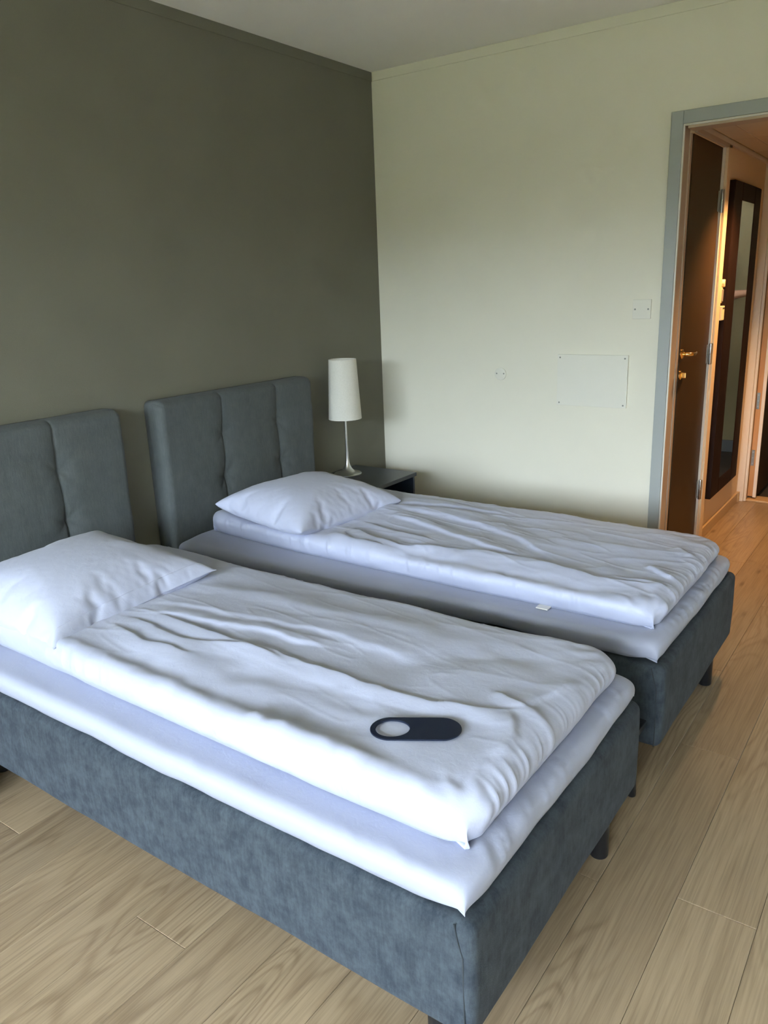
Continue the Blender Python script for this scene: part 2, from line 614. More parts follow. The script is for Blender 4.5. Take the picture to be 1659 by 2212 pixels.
JOINT = {-1: -2.80, 3: -2.81, 8: -1.378, 9: -2.05, 7: -2.10, 0: -3.30, 1: -3.45, 2: -3.62, 4: -3.45, 10: -1.75, 11: -.62}
PL = 1.288
for k in range(-4, 20):
    ya, yb = -.693 - PW * k, -.693 - PW * (k + 1)
    ya, yb = min(ya, 0.0), max(yb, YF)
    if ya - yb < .01: continue
    xend = XE if (ya < OY1 + .12 and yb > YHR - .12) else 0.0
    j0 = JOINT.get(k, rnd.uniform(-3.2, -2.0))
    xs = []
    x = j0
    while x > XW: x -= PL
    while x < xend:
        a, b = max(x, XW), min(x + PL, xend)
        if b - a > .02: xs.append((a, b))
        x += PL
    for a, b in xs:
        o = bpy.data.objects.new('floor_plank', plank_mesh(b - a, ya - yb))
        o.location = ((a + b) / 2, (ya + yb) / 2, 0)
        link(o, floor)

struct(box('wall_back', XW - .2, 0.12, 0, .15, -.08, H + .1, M_GREEN))
wr = struct(boxes('wall_right', [(0, WT, OY1, 0, -.08, H + .1), (0, WT, YF - .1, OY0, -.08, H + .1), (0, WT, OY0, OY1, OZ, H + .1)], M_LIGHT))
struct(box('wall_front', XW - .2, .12, YF - .15, YF, -.08, H + .1, M_ROOM))
struct(boxes('wall_left', [(XW - .2, XW, YF, WY0, -.08, H + .1), (XW - .2, XW, WY1, 0, -.08, H + .1),
                           (XW - .2, XW, WY0, WY1, -.08, WZ0), (XW - .2, XW, WY0, WY1, WZ1, H + .1)], M_ROOM))
struct(box('ceiling', XW - .2, WT, YF, 0, H, H + .12, M_CEIL))
# painted bands where the walls meet the ceiling
struct(box('trim_1', XW, 0, -.006, 0, H - .043, H, M_GREEN, bevel=.002))
struct(box('trim_2', -.006, 0, YF, -.006, H - .043, H, M_LIGHT, bevel=.002))
struct(box('baseboard_back', XW, 0, -.012, 0, 0, .06, M_SKIRT, bevel=.002))
struct(box('baseboard_right', -.012, 0, -1.55, -.012, 0, .06, M_SKIRT, bevel=.002))

# window (out of frame, lets the daylight in)
w = struct(empty('window_1', (XW - .1, (WY0 + WY1) / 2, WZ0)))
fx0, fx1 = XW - .14, XW - .07
ym = (WY0 + WY1) / 2
for b in ((WY0, WY1, WZ0, WZ0 + .05), (WY0, WY1, WZ1 - .05, WZ1), (WY0, WY0 + .05, WZ0, WZ1), (WY1 - .05, WY1, WZ0, WZ1), (ym - .03, ym + .03, WZ0, WZ1)):
    box('window_frame', fx0, fx1, b[0], b[1], b[2], b[3], M_WHITE_EDGE, w, .004)
box('window_pane', XW - .108, XW - .102, WY0 + .05, ym - .03, WZ0 + .05, WZ1 - .05, M_GLASSP, w)
box('window_pane', XW - .108, XW - .102, ym + .03, WY1 - .05, WZ0 + .05, WZ1 - .05, M_GLASSP, w)
box('window_sill', XW - .07, XW + .12, WY0 - .04, WY1 + .04, WZ0 - .03, WZ0, M_WHITE_EDGE, w, .006)
lawn = pyd('lawn', [(-160, -120, -3.2), (XW - .2, -120, -3.2), (XW - .2, 120, -3.2), (-160, 120, -3.2)], [(0, 1, 2, 3)])
lw = mesh_obj('lawn', lawn, M_LAWN)
tag(lw, 'green lawn outside the window below the room', 'lawn', kind=S)
# unseen tree belt added across the lawn: raises the horizon, cuts low skylight
ty = np.linspace(-110, 110, 160); tz = np.linspace(-3.2, 4.4, 16)
TY, TZ = np.meshgrid(ty, tz, indexing='ij')
TX = -36 + 2.2 * fbm(TY * .35, TZ * .5, 301, 4) + .25 * (TZ + 3.2)
TZ = TZ + ((TZ + 3.2) / 8.4) ** 2 * 1.3 * fbm(TY * .25, TY * 0, 305, 4)
tV = np.stack([TX, TY, TZ], -1).reshape(-1, 3)
ti = np.arange(160 * 16).reshape(160, 16)
tF = np.stack([ti[:-1, :-1], ti[1:, :-1], ti[1:, 1:], ti[:-1, 1:]], -1).reshape(-1, 4).tolist()
tb = len(tV)
tV = np.vstack([tV, tV + np.array([-8, 0, -1.0])])
tF += [[q + tb for q in f[::-1]] for f in tF] + [[int(ti[i, 15]), int(ti[i + 1, 15]), int(ti[i + 1, 15]) + tb, int(ti[i, 15]) + tb] for i in range(159)]
tr_ = mesh_obj('added_tree_belt', pyd('added_tree_belt', tV, tF), M_LAWN)
tag(tr_, 'unseen belt of dark green trees added outside the window to cut low skylight', 'trees', kind='stuff')

# ------------------------------------------------------------------ doorway between room and hallway
d1 = struct(empty('door_1', (0, -1.6, 0)))
CO = -1.561
boxes('door_casing', [(-.012, 0, OY1 + .0, CO, 0, 2.103)], M_CASING, d1, .002)
boxes('door_casing', [(-.012, 0, OY0, OY1, 2.052, 2.103)], M_CASING, d1, .002)
boxes('door_casing', [(-.012, 0, OY0 - .05, OY0, 0, 2.103)], M_CASING, d1, .002)
box('door_reveal', -.004, .006, OY1 - .006, OY1, 0, OZ, M_WHITE_EDGE, d1)
box('door_reveal', -.004, .006, OY0, OY1 - .006, OZ - .006, OZ, M_WHITE_EDGE, d1)
box('door_jamb', .006, .092, OY1 - .002, OY1, 0, OZ, M_JAMB, d1)
box('door_jamb', .006, .10, OY0, OY0 + .012, 0, OZ, M_JAMB, d1, .001)
box('door_head', .006, .10, OY0 + .012, OY1 - .016, OZ - .016, OZ, M_JAMB, d1, .001)

# ------------------------------------------------------------------ hallway
struct(boxes('wall_hall_left', [(.66, XE + .1, YH, YH + .1, -.08, HZ + .15), (WT, .66, YH, YH + .1, 2.03, HZ + .15), (WT, .66, -1.600, YH + .1, -.08, 2.03)], M_CREAM))
struct(box('wall_hall_right', WT, XE + .1, YHR - .1, YHR, -.08, HZ + .15, M_CREAM))
EDY0, EDY1, EDZ = -2.52, -1.684, 2.02        # opening in the end wall
struct(boxes('wall_hall_end', [(XE, XE + .1, EDY1, YH, -.08, HZ + .15), (XE, XE + .1, YHR, EDY0, -.08, HZ + .15), (XE, XE + .1, EDY0, EDY1, EDZ, HZ + .15)], M_CREAM))
ch = struct(box('ceiling_hall', WT, XE, YHR, YH, HZ + .02, HZ + .12, M_TBAR))
gy = [YH - .012, -1.745, -2.345, YHR + .012]
gx = [WT, .20, .74, 1.27, XE]
for i in range(len(gx) - 1):
    for j in range(len(gy) - 1):
        box('ceiling_tile', gx[i] + .004, gx[i + 1] - .004, gy[j + 1] + .004, gy[j] - .004, HZ + .001, HZ + .018, M_TILE, ch, .002)
for g in gx[1:-1]:
    box('grid_bar', g - .0035, g + .0035, YHR, YH, HZ + .004, HZ + .0195, M_TBAR, ch)
for g in gy[1:-1]:
    box('grid_bar', WT, XE, g - .0035, g + .0035, HZ + .004, HZ + .0195, M_TBAR, ch)
struct(box('trim_3', WT, XE, YH - .014, YH, HZ - .022, HZ + .001, M_TBAR, bevel=.001))
struct(box('baseboard_hall', .745, 1.640, YH - .014, YH, 0, .062, M_SKIRT, bevel=.002))
struct(box('trim_4', 1.640, 1.662, YH - .022, YH, 0, .066, M_SKIRT, bevel=.002))

# closed brown door in the hallway's left wall
d2 = struct(empty('door_2', (.36, YH, 0)))
box('door_leaf', .130, .655, -1.622, -1.600, .008, 2.03, M_DOOR, d2, .002)
box('door_frame', .100, .127, -1.618, -1.600, 0, 2.03, M_JAMB, d2, .001)
box('door_casing', .672, .745, YH - .016, YH, 0, 2.047, M_CREAM, d2, .003)
box('door_edge', .656, .671, YH - .004, YH + .02, 0, 2.04, M_WHITE_TRIM, d2, .001)
box('door_casing', .100, .745, YH - .016, YH, 2.03, 2.048, M_JAMB, d2, .002)
for zc in (1.785, 1.042, .312):
    hg = lathe('hinge', [(.0075, -.054), (.0085, -.05), (.0085, -.002), (.0070, -.001), (.0070, .001), (.0085, .002), (.0085, .05), (.0075, .054)], (.655, YH - .006, zc), M_HINGE, d2, 16)
    box('hinge_plate', .632, .655, -1.6245, -1.6215, zc - .048, zc + .048, M_HINGE, hg, .001)
hd = lathe('handle_rosette', [(.006, 0), (.024, -.0), (.024, -.005), (.019, -.009), (.011, -.010), (.010, -.013)], (.160, -1.622, 1.083), M_BRASS, d2, 28, axis='y')
tube('handle_lever', [(.160, -1.624, 1.083), (.160, -1.652, 1.083), (.165, -1.662, 1.083), (.183, -1.666, 1.082), (.223, -1.666, 1.080), (.263, -1.662, 1.083)], [.009, .0085, .0085, .008, .0075, .007], M_BRASS, hd, 14)
kd = lathe('lock_rosette', [(.006, 0), (.022, 0), (.022, -.005), (.017, -.009), (.010, -.010)], (.156, -1.622, .985), M_BRASS, d2, 28, axis='y')
box('thumb_turn', .152, .160, -1.650, -1.630, .972, .998, M_BRASS, kd, .003)

# end door: casing, open leaf and threshold
d3 = struct(empty('door_3', (XE, -1.75, 0)))
box('door_casing', XE - .030, XE, EDY1 + .012, YH, 0, 2.05, M_WHITE_TRIM, d3, .003)
box('door_casing', XE - .018, XE, EDY1 - .004, EDY1 + .012, 0, 2.05, M_WHITE_TRIM, d3, .004)
box('door_casing', XE - .018, XE, EDY0 - .06, EDY1, EDZ, 2.06, M_WHITE_TRIM, d3, .003)
box('threshold', XE - .015, XE + .105, EDY0, EDY1 - .004, 0, .014, M_THRESH, d3, .003)
LY0, LY1 = -1.734, -1.688
lf = box('door_leaf', XE + .024, XE + .84, LY0 + .003, LY1, .028, 2.0, M_DOOREDGE, d3, .001)
box('leaf_face', XE + .030, XE + .84, LY0 - .004, LY0 + .003, .028, 2.0, M_DOOR, lf)
box('leaf_lip', XE + .016, XE + .030, LY0 - .006, LY0 + .014, .024, 2.0, M_WHITE_TRIM, lf, .001)
for zc in (.655, .285, 1.72):
    bm = bmesh.new()
    add_box(bm, XE + .0215, XE + .0245, -1.7090, -1.6900, zc - .052, zc + .052, .0014)
    hp = mesh_obj('hinge_plate', bm_mesh('hinge_plate', bm), M_HINGE, lf)
    for dz in (-.036, 0, .036):
        lathe('screw', [(.0005, -.0025), (.0035, -.0022), (.0035, 0)], (XE + .0215, -1.6995, zc + dz), M_STEEL, d3, 10, axis='x')

# corridor beyond
struct(box('floor_corridor', XE + .05, 3.35, -3.7, -.7, -.08, -.004, M_CARPET))
struct(box('wall_corridor', 3.25, 3.35, -3.7, -.7, -.08, 2.4, M_OLIVE))
struct(boxes('wall_corridor_end', [(XE + .1, 3.35, -.8, -.7, -.08, 2.4), (XE + .1, 3.35, -3.8, -3.7, -.08, 2.4)], M_OLIVE))
struct(boxes('wall_corridor_side', [(XE, XE + .1, -1.53, -.7, -.08, 2.4), (XE, XE + .1, -3.8, -2.88, -.08, 2.4)], M_OLIVE))
struct(box('ceiling_corridor', XE, 3.35, -3.8, -.7, 2.4, 2.5, M_CEIL))
struct(box('baseboard_corridor', 3.236, 3.25, -3.7, -.8, -.004, .095, M_GSKIRT, bevel=.002))

# hallway downlight (just out of frame)
LX, LYY = .70, -1.97
dl = thing('ceiling_downlight', (LX, LYY, HZ), 'round brass downlight glowing warm in the hallway ceiling', 'light')
lathe('downlight_ring', [(.036, .004), (.052, .004), (.055, 0.0), (.052, -.006), (.040, -.008), (.036, -.002)], (LX, LYY, HZ - .001), M_BRASS, dl, 32, cap=False)
lathe('bulb', [(.001, 0), (.030, 0), (.034, .006), (.001, .010)], (LX, LYY, HZ - .006), emit_mat('warm_bulb', HALL_COL, 4.0), dl, 24)
ld = bpy.data.lights.new('downlight_lamp', 'SPOT')
ld.shadow_soft_size = .03; ld.energy = HALL_W; ld.color = HALL_COL
ld.spot_size = math.radians(104); ld.spot_blend = .7
lo = bpy.data.objects.new('downlight_lamp', ld)
lo.location = (0, 0, -.012)
link(lo, dl)

# unseen ceiling lamp, added to warm the corridor wall in the mirror
cl = thing('added_corridor_lamp', (2.55, -3.1, 2.4), 'unseen ceiling lamp added to warm the corridor beyond the entrance door', 'light')
lathe('added_lamp_glass', [(.001, -.060), (.08, -.055), (.12, -.035), (.13, 0)], (2.55, -3.1, 2.4), emit_mat('added_lamp_glow', (1.0, .62, .26), 7.0), cl, 32)
# hallway mirror
mi = thing('wall_mirror', (1.17, YH, .19), 'tall wall mirror in a wide dark wooden frame beside the brown door', 'mirror')
MX0, MX1, MZ0, MZ1 = .800, 1.445, .222, 1.895
GX0, GX1, GZ0, GZ1 = .978, 1.285, .310, 1.805
my0, my1 = YH - .032, YH
box('frame_rail', MX0, GX0, my0, my1, MZ0, MZ1, M_MIRFRAME, mi, .005)
box('frame_rail', GX1, MX1, my0, my1, MZ0, MZ1, M_MIRFRAME, mi, .005)
box('frame_rail', GX0, GX1, my0, my1, GZ1, MZ1, M_MIRFRAME, mi, .004)
box('frame_rail', GX0, GX1, my0, my1, MZ0, GZ0, M_MIRFRAME, mi, .004)
box('mirror_glass', GX0 - .004, GX1 + .004, YH - .030, YH - .024, GZ0 - .004, GZ1 + .004, M_MIRROR, mi)
# key card switch and thermostat between door and mirror
t = thing('light_switch', (.79, YH, 1.34), 'ivory light switch with grey rocker high beside the mirror', 'switch')
box('switch_plate', .755, .840, YH - .012, YH, 1.292, 1.372, M_IVORY, t, .003)
box('rocker', .775, .800, YH - .016, YH - .010, 1.300, 1.362, M_GREYP, t, .002)
lathe('indicator', [(.0005, -.018), (.003, -.017), (.003, -.010)], (.822, YH, 1.336), M_SCREW, t, 10, axis='y')
lathe('dial', [(.002, -.020), (.018, -.020), (.020, -.016), (.020, 0)], (.800, YH, 1.392), M_IVORY, t, 24, axis='y')
t = thing('key_card_holder', (.78, YH, 1.25), 'ivory key card holder below the hallway light switch', 'card holder')
box('holder_body', .752, .815, YH - .026, YH, 1.205, 1.278, M_IVORY, t, .003)
box('card_slot', .760, .806, YH - .0265, YH - .020, 1.262, 1.270, M_DARK_GAP, t)

# ------------------------------------------------------------------ plates on the pale wall
t = thing('access_panel', (0, -1.252, .84), 'wide blank access panel with four screws on the pale wall', 'panel')
box('panel_plate', -.012, 0, -1.428, -1.077, .840, 1.089, M_PLATE, t, .0015)
for (y, z) in ((-1.090, 1.074), (-1.413, 1.074), (-1.090, .853), (-1.413, .853)):
    lathe('screw', [(.0004, -.0012), (.0042, -.0012), (.0042, 0)], (-.0118, y, z), M_SCREW, t, 12, axis='x')
t = thing('blank_plate', (0, -1.477, 1.255), 'small square blank plate with two screws beside the door casing', 'plate')
box('plate', -.008, 0, -1.519, -1.436, 1.255, 1.341, M_PLATE, t, .0015)
for y in (-1.447, -1.507):
    lathe('screw', [(.0004, -.0012), (.0042, -.0012), (.0042, 0)], (-.0078, y, 1.298), M_SCREW, t, 12, axis='x')
t = thing('round_cover', (0, -.760, .982), 'small round blank cover with two screws low on the pale wall', 'plate')
lathe('cover_disc', [(.001, -.009), (.029, -.009), (.032, -.007), (.032, 0)], (0, -.760, .982), M_PLATE, t, 32, axis='x')
for y in (-.740, -.781):
    lathe('screw', [(.0004, -.0012), (.0038, -.0012), (.0038, 0)], (-.0088, y, .985), M_SCREW, t, 12, axis='x')

# ------------------------------------------------------------------ beds
XN, XF = -2.7506, -1.6550
BW, YHEAD, YFOOT = .90, -.10, -2.1175
ZB0, ZB1 = .127, .384

def bed(name, x0, hx0, hx1, seams, label, legs):
    root = thing(name, (x0 + BW / 2, (YHEAD + YFOOT) / 2, 0), label, 'bed')
    cx, cy = x0 + BW / 2, (YHEAD + YFOOT) / 2 + .0
    sd = int(abs(x0) * 10)
    def disp(Pn, n):
        a = Pn[:, 0] + Pn[:, 1]; 
        d = .0035 * fbm(a * 4 + 3, Pn[:, 2] * 5 + 9, sd, 3)
        # slight bulge of the sides, drawn in at the top and bottom edge
        zf = Pn[:, 2] / ((ZB1 - ZB0) / 2)
        side = np.clip(1 - np.abs(n[:, 2]), 0, 1)
        return d + side * (.004 * (1 - zf ** 2) - .002)
    V, F = rbox_mesh('bed_base', (BW, YHEAD - YFOOT, ZB1 - ZB0), .022, .03, disp)
    V[:, 0] += cx; V[:, 1] += cy; V[:, 2] += ZB0
    base = mesh_obj('bed_base', pyd('bed_base', V, F, True), M_BED, root)
    # sewn seams near the foot corners
    for sx, sgn in ((x0, 1), (x0 + BW, -1)):
        xo = sx - sgn * .0035
        pts = [(xo + sgn * .0040, YFOOT + .036, ZB1 - .004), (xo + sgn * .0022, YFOOT + .028, ZB1 - .035), (xo + sgn * .0020, YFOOT + .018, ZB1 - .066), (xo + sgn * .0016, YFOOT + .017, ZB1 - .12),
               (xo + sgn * .0018, YFOOT + .016, ZB0 + .06), (xo + sgn * .004, YFOOT + .017, ZB0 + .008)]
        tube('seam', pts, .0016, M_SEAM, base, 6)
    # headboard
    hw = hx1 - hx0
    z0, z1 = .10, 1.030
    def hh(X, V, I):
        d = np.zeros(X.shape)
        for i, s in enumerate(seams):
            line = s + .006 * np.sin(V * 9 + i * 2) 
            dx = X - line
            top = np.clip((z1 + .03 - V) / .10, 0, 1)
            d -= (.009 * np.exp(-np.abs(dx) / .004) + .006 * np.exp(-(dx / .035) ** 2)) * (.55 + .45 * top)
            for zb in (.845, .655, .46):
                rr = np.hypot(dx / .85, V - zb)
                d -= .022 * np.exp(-rr / .045)
                # pull folds radiating from the tuft
                ang = np.arctan2(V - zb, dx)
                d += .0016 * np.exp(-(rr / .10) ** 2) * np.sin(ang * 6 + i + zb * 9) * np.clip(rr / .03, 0, 1)
        d += .004 * fbm(X * 6, V * 6, 31 + sd, 3)
        d += .0015 * fbm(X * 14, V * 5, 35 + sd, 2)
        return d
    V, F, idx = slab_mesh('headboard', hx0, hx1, z0, z1, .096, .030, 260, 130, hh, 10, None, .55, math.radians(20), rc=.030, rcw=1.0)
    W = np.stack([V[:, 0], -.004 - V[:, 2], V[:, 1]], 1)
    hb = mesh_obj('headboard', pyd('headboard', W, F, True), M_HEAD, root)
    for (lx, ly) in legs:
        lathe('leg', [(.022, 0), (.024, .004), (.024, ZB0 - .01), (.026, ZB0 + .004)], (lx, ly, 0), M_BLACK, root, 24)
    return root

bed('bed', XN, -2.800, -1.849, [-2.495, -2.142], 'slate grey upholstered single bed nearest the camera, a door hanger on its duvet',
    [(XN + .10, -1.985), (XN + .745, -2.075), (XN + .10, -.35), (XN + .745, -.35)])
bed('bed', XF, -1.681, -.730, [-1.340, -.985], 'slate grey upholstered single bed farther away, between the near bed and pale wall',
    [(XF + .12, -1.985), (XF + .715, -2.075), (XF + .12, -.35), (XF + .715, -.35)])


# slim support foot of the far bed standing in the gap between the beds
far_bed = [o for o in COL.objects if o.name.startswith('bed') and o.parent is None and o.type == 'EMPTY'][1]
lathe('leg', [(.011, 0), (.012, .003), (.011, .21)], (-1.722, -2.066, 0), M_BLACK, far_bed, 20)
box('leg_bracket', -1.722, -1.640, -2.078, -2.054, .195, .215, M_BLACK, far_bed, .003)

# mattress toppers with fitted sheets
def topper(x0, x1, y0, y1, zb, T, seed, label, skew):
    v0, v1 = -y0, -y1
    def hh(X, V, I):
        e = np.minimum(I['EX'], I['EV'])
        d = .0016 * fbm(X * 5, V * 5, seed, 3)
        # puckers of the fitted sheet along the foot and the long sides
        foot = (V > (v0 + v1) / 2)
        pf = np.exp(-((I['EV'] - .05) / .055) ** 2) * foot
        slant = X * 24 + V * 14
        d += pf * (.0040 * (ridged(slant * 1.5 + fbm(X * 7, V * 7, seed + 30, 2), V * 5, seed + 3) ** 4 - .2) + .0020 * fbm(X * 50 + V * 24, V * 14, seed + 4, 2)) * (.3 + 1.4 * vn(X * 6, V * 0 + 2, seed + 31))
        ps = np.exp(-((I['EX'] - .035) / .03) ** 2)
        d += ps * (.0030 * (ridged(V * 9 + X * 18, X * 5, seed + 5) ** 3 - .2)) * (.25 + 1.3 * vn(V * 1.7, X * 0, seed + 6))
        # gathered corner at the foot
        for cxx in (I['x0'], I['x1']):
            rr = np.hypot(X - cxx, V - v1)
            ang = np.arctan2(V - v1, X - cxx)
            d += .003 * np.exp(-(rr / .09) ** 2) * np.sin(ang * 16 + 2 * fbm(X * 20, V * 20, seed + 8, 2)) * np.clip(rr / .03, 0, 1)
        return d
    def outline(X, V, a, b):
        X = X + .006 * fbm(V * 5, V * 0 + 3.3, seed + 11, 2) * (1 - 2 * (a > .5)) * np.abs(2 * a - 1) ** 4
        V = V + .006 * fbm(X * 6, X * 0 + 1.7, seed + 12, 2) * np.abs(2 * b - 1) ** 8
        X = X + skew(a, b)
        return X, V
    Vv, F, idx = slab_mesh('mattress_topper', x0, x1, v0, v1, T, .026, 90, 190, hh, 12, outline, .62, rc=.030, rcw=1.0, smooth_corner=True)
    W = np.stack([Vv[:, 0], -Vv[:, 1], Vv[:, 2] + zb], 1)
    # sag of the hem at the foot corners and waviness of the lower hem
    hem = np.clip(1 - Vv[:, 2] / (T * .7), 0, 1)
    W[:, 2] += hem * .004 * fbm(Vv[:, 0] * 9 + Vv[:, 1] * 9, Vv[:, 1] * 0, seed + 20, 2)
    Fo = [tuple(f[::-1]) for f in F]
    o = mesh_obj('mattress_topper', pyd('mattress_topper', W, Fo, True), M_SHEET)
    return tag(o, label, 'mattress topper', 'mattress toppers on the beds')

topper(XN + .004, XN + BW + .004, -.115, YFOOT + .010, ZB1 + .001, .066, 11, 'white fitted mattress topper on the near bed, under the door hanger\'s duvet', lambda a, b: 0 * a)
topper(XF + .008, XF + BW - .008, -.115, YFOOT + .014, ZB1 + .001, .066, 23, 'white fitted mattress topper on the far bed near the pale wall', lambda a, b: -.046 * (1 - a) * (1 - np.clip((b - .35) / .4, 0, 1) ** 2 * (3 - 2 * np.clip((b - .35) / .4, 0, 1))))

# duvets
ZT = ZB1 + .001 + .066
NEAR = {'A': ([(.37, .80), (.352, 1.10), (.340, 1.467), (.346, 1.652), (.356, 1.81), (.383, 1.917), (.423, 2.028)], .014, .010, 'fold'),
        'V': ([(.126, .913), (.141, 1.139), (.135, 1.391), (.172, 1.585), (.17, 1.74), (.14, 1.862)], .045, -.009, 'ridge'),
        'R': ([(.10, .60), (.095, .90), (.090, 1.12), (.085, 1.407), (.10, 1.638), (.10, 1.803), (.09, 1.981)], .034, .012, 'ridge'),
        'P1': ([(.368, .792), (.400, .998), (.428, 1.225), (.455, 1.461)], .020, .009, 'foldr'),
        'P2': ([(.307, .808), (.283, 1.094), (.330, 1.254), (.316, 1.427)], .015, .008, 'fold'),
        'P3': ([(.603, .769), (.638, 1.099), (.656, 1.431), (.66, 1.724)], .050, .008, 'ridge'),
        'P4': ([(.442, .763), (.479, 1.066), (.525, 1.372), (.522, 1.672)], .030, .008, 'foldr'),
        'P5': ([(.25, .82), (.22, 1.0), (.235, 1.18)], .014, .007, 'fold'),
        'S1': ([(.038, 1.774), (.078, 1.799), (.03, 1.871)], .010, -.006, 'sharp'),
        'S2': ([(.047, 1.206), (.088, 1.222), (.076, 1.294)], .010, -.006, 'sharp'),
        'S3': ([(.12, 1.50), (.105, 1.56), (.13, 1.62)], .010, .005, 'fold'),
        'C1': ([(.40, 1.99), (.33, 2.03), (.25, 2.05)], .014, .007, 'fold'),
        'C2': ([(.42, 2.00), (.52, 2.02), (.64, 2.05)], .014, .006, 'foldr'),
        'C3': ([(.47, 1.92), (.44, 2.0), (.43, 2.06)], .010, .006, 'fold'),
        'D1': ([(.42, 1.60), (.54, 1.701), (.66, 1.82), (.725, 1.98)], .05, -.006, 'ridge'),
        'D2': ([(.20, 1.30), (.25, 1.42), (.27, 1.60), (.25, 1.75)], .04, -.006, 'ridge')}
FAR = {'A': ([(.201, 1.087), (.193, 1.29), (.228, 1.454), (.253, 1.597), (.215, 1.734), (.205, 1.845), (.230, 1.98), (.250, 2.05)], .016, .012, 'fold'),
       'B': ([(.259, .828), (.190, .97), (.157, 1.118), (.193, 1.29)], .016, .010, 'fold'),
       'V': ([(.12, 1.05), (.13, 1.284), (.13, 1.475), (.14, 1.606), (.12, 1.733), (.12, 1.95)], .040, -.013, 'ridge'),
       'C': ([(.482, .826), (.45, 1.0), (.40, 1.15), (.30, 1.40), (.275, 1.587)], .020, .011, 'foldr'),
       'D': ([(.577, .854), (.556, 1.178), (.461, 1.445), (.34, 1.62)], .024, .010, 'foldr'),
       'E': ([(.25, 1.86), (.262, 1.966), (.245, 2.04)], .012, .008, 'fold'),
       'F': ([(.629, 1.97), (.56, 2.04)], .012, .006, 'fold'),
       'G': ([(.40, 1.93), (.32, 2.04)], .013, .009, 'foldr'),
       'H': ([(.485, 1.489), (.512, 1.707), (.53, 1.897)], .040, .007, 'ridge'),
       'I': ([(.16, .80), (.13, .95), (.12, 1.10)], .016, .010, 'fold'),
       'J': ([(.36, .80), (.31, 1.0), (.27, 1.2)], .014, .009, 'fold'),
       'K': ([(.55, .70), (.62, .95), (.66, 1.25)], .026, .009, 'fold'),
       'L': ([(.66, .75), (.70, 1.0), (.73, 1.3)], .022, .008, 'foldr')}

def duvet(x0, x1, v0, v1, xb, T, creases, seed, label, press, rough, skew, top_rect, tfun):
    """x0,x1,v0,v1 in bed coordinates (x from the window side, v = -y)"""
    def hh(X, V, I):
        x = X - xb
        d = .010 * fbm(x * 3.2, V * 2.4, seed, 3)
        d += rough * (.0030 * fbm(x * 11 + V * 3, V * 5 - x * 3, seed + 1, 2) + .0036 * (ridged(x * 8 - V * 1.6, V * 2.2 + x * 1.5, seed + 2) ** 4 - .2)
                      + .0022 * (ridged(x * 19 + V * 3.5, V * 4.5 - x, seed + 7) ** 5 - .15) + .0008 * fbm(x * 34, V * 14, seed + 9, 2))
        for pts, w, a, kd in creases.values():
            d += crease(x, V, pts, w, a, kd)
        # seam puckers around the edge
        e = np.minimum(I['EX'], I['EV'])
        foot = (V > (v0 + v1) / 2)
        pf = np.exp(-((I['EV'] - .05) / .05) ** 2) * foot
        d += pf * (.0050 * (ridged(x * 30 + V * 9 + .8 * fbm(x * 6, V * 6, seed + 30, 2), V * 3, seed + 3) ** 4 - .2) + .0022 * fbm(x * 60, V * 12, seed + 4, 2)) * (.4 + 1.2 * vn(x * 5, V * 0 + 2, seed + 31))
        ps = np.exp(-((I['EX'] - .05) / .045) ** 2)
        d += ps * (.0055 * (ridged(V * 22 + x * 14 + .8 * fbm(x * 6, V * 6, seed + 32, 2), x * 4, seed + 5) ** 4 - .2) + .0020 * fbm(V * 50, x * 12, seed + 6, 2)) * (.4 + 1.2 * vn(V * 4, x * 0 + 5, seed + 33))
        for cxx in (I['x0'], I['x1']):
            rr = np.hypot(X - cxx, V - v1)
            ang = np.arctan2(V - v1, X - cxx)
            d += .005 * np.exp(-(rr / .11) ** 2) * np.sin(ang * 13 + 3 * fbm(X * 18, V * 18, seed + 8, 2)) * np.clip(e / .04, 0, 1)
        # dented by the pillow
        (px, pv, pa, pb, dep) = press
        q = np.sqrt(((X - px) / pa) ** 4 + ((V - pv) / pb) ** 4)
        d -= dep * np.exp(-q ** 1.5)
        return d
    def outline(X, V, a, b):
        X = X + .010 * fbm(V * 3.1, V * 0 + .3, seed + 13, 3) * (1 - np.clip(a / .25, 0, 1)) + .008 * fbm(V * 3.4, V * 0 + 5.3, seed + 14, 3) * np.clip((a - .75) / .25, 0, 1)
        V = V + .008 * fbm(X * 5.1, X * 0 + .7, seed + 15, 3) * np.clip((b - .9) / .1, 0, 1)
        X = X + skew(a, b)
        return X, V
    Vv, F, idx = slab_mesh('duvet', x0, x1, v0, v1, T, .050, 150, 330, hh, 16, outline, .70, rc=.075, rcw=1.0, tfun=tfun, smooth_corner=True)
    # rest on the topper, whose edges are rounded
    def fall(e):
        ph = np.arccos(np.clip(1 - np.clip(e, 0, .026) / .026, -1, 1))
        return ((np.sin(ph) + .848) / 1.848) ** .62
    tx0, tx1, tv = top_rect
    rcn = np.minimum(np.hypot(Vv[:, 0] - x0, Vv[:, 1] - v1), np.hypot(Vv[:, 0] - x1, Vv[:, 1] - v1))
    drop = .008 * np.exp(-(rcn / .09) ** 2) + .066 * (1 - fall(Vv[:, 0] - tx0) * fall(tx1 - Vv[:, 0]) * fall(tv - Vv[:, 1]))
    W = np.stack([Vv[:, 0], -Vv[:, 1], Vv[:, 2] + ZT + .0005 - np.minimum(drop, .03)], 1)
    o = mesh_obj('duvet', pyd('duvet', W, [tuple(f[::-1]) for f in F], True), M_DUVET)
    return tag(o, label, 'duvet', 'white duvets')

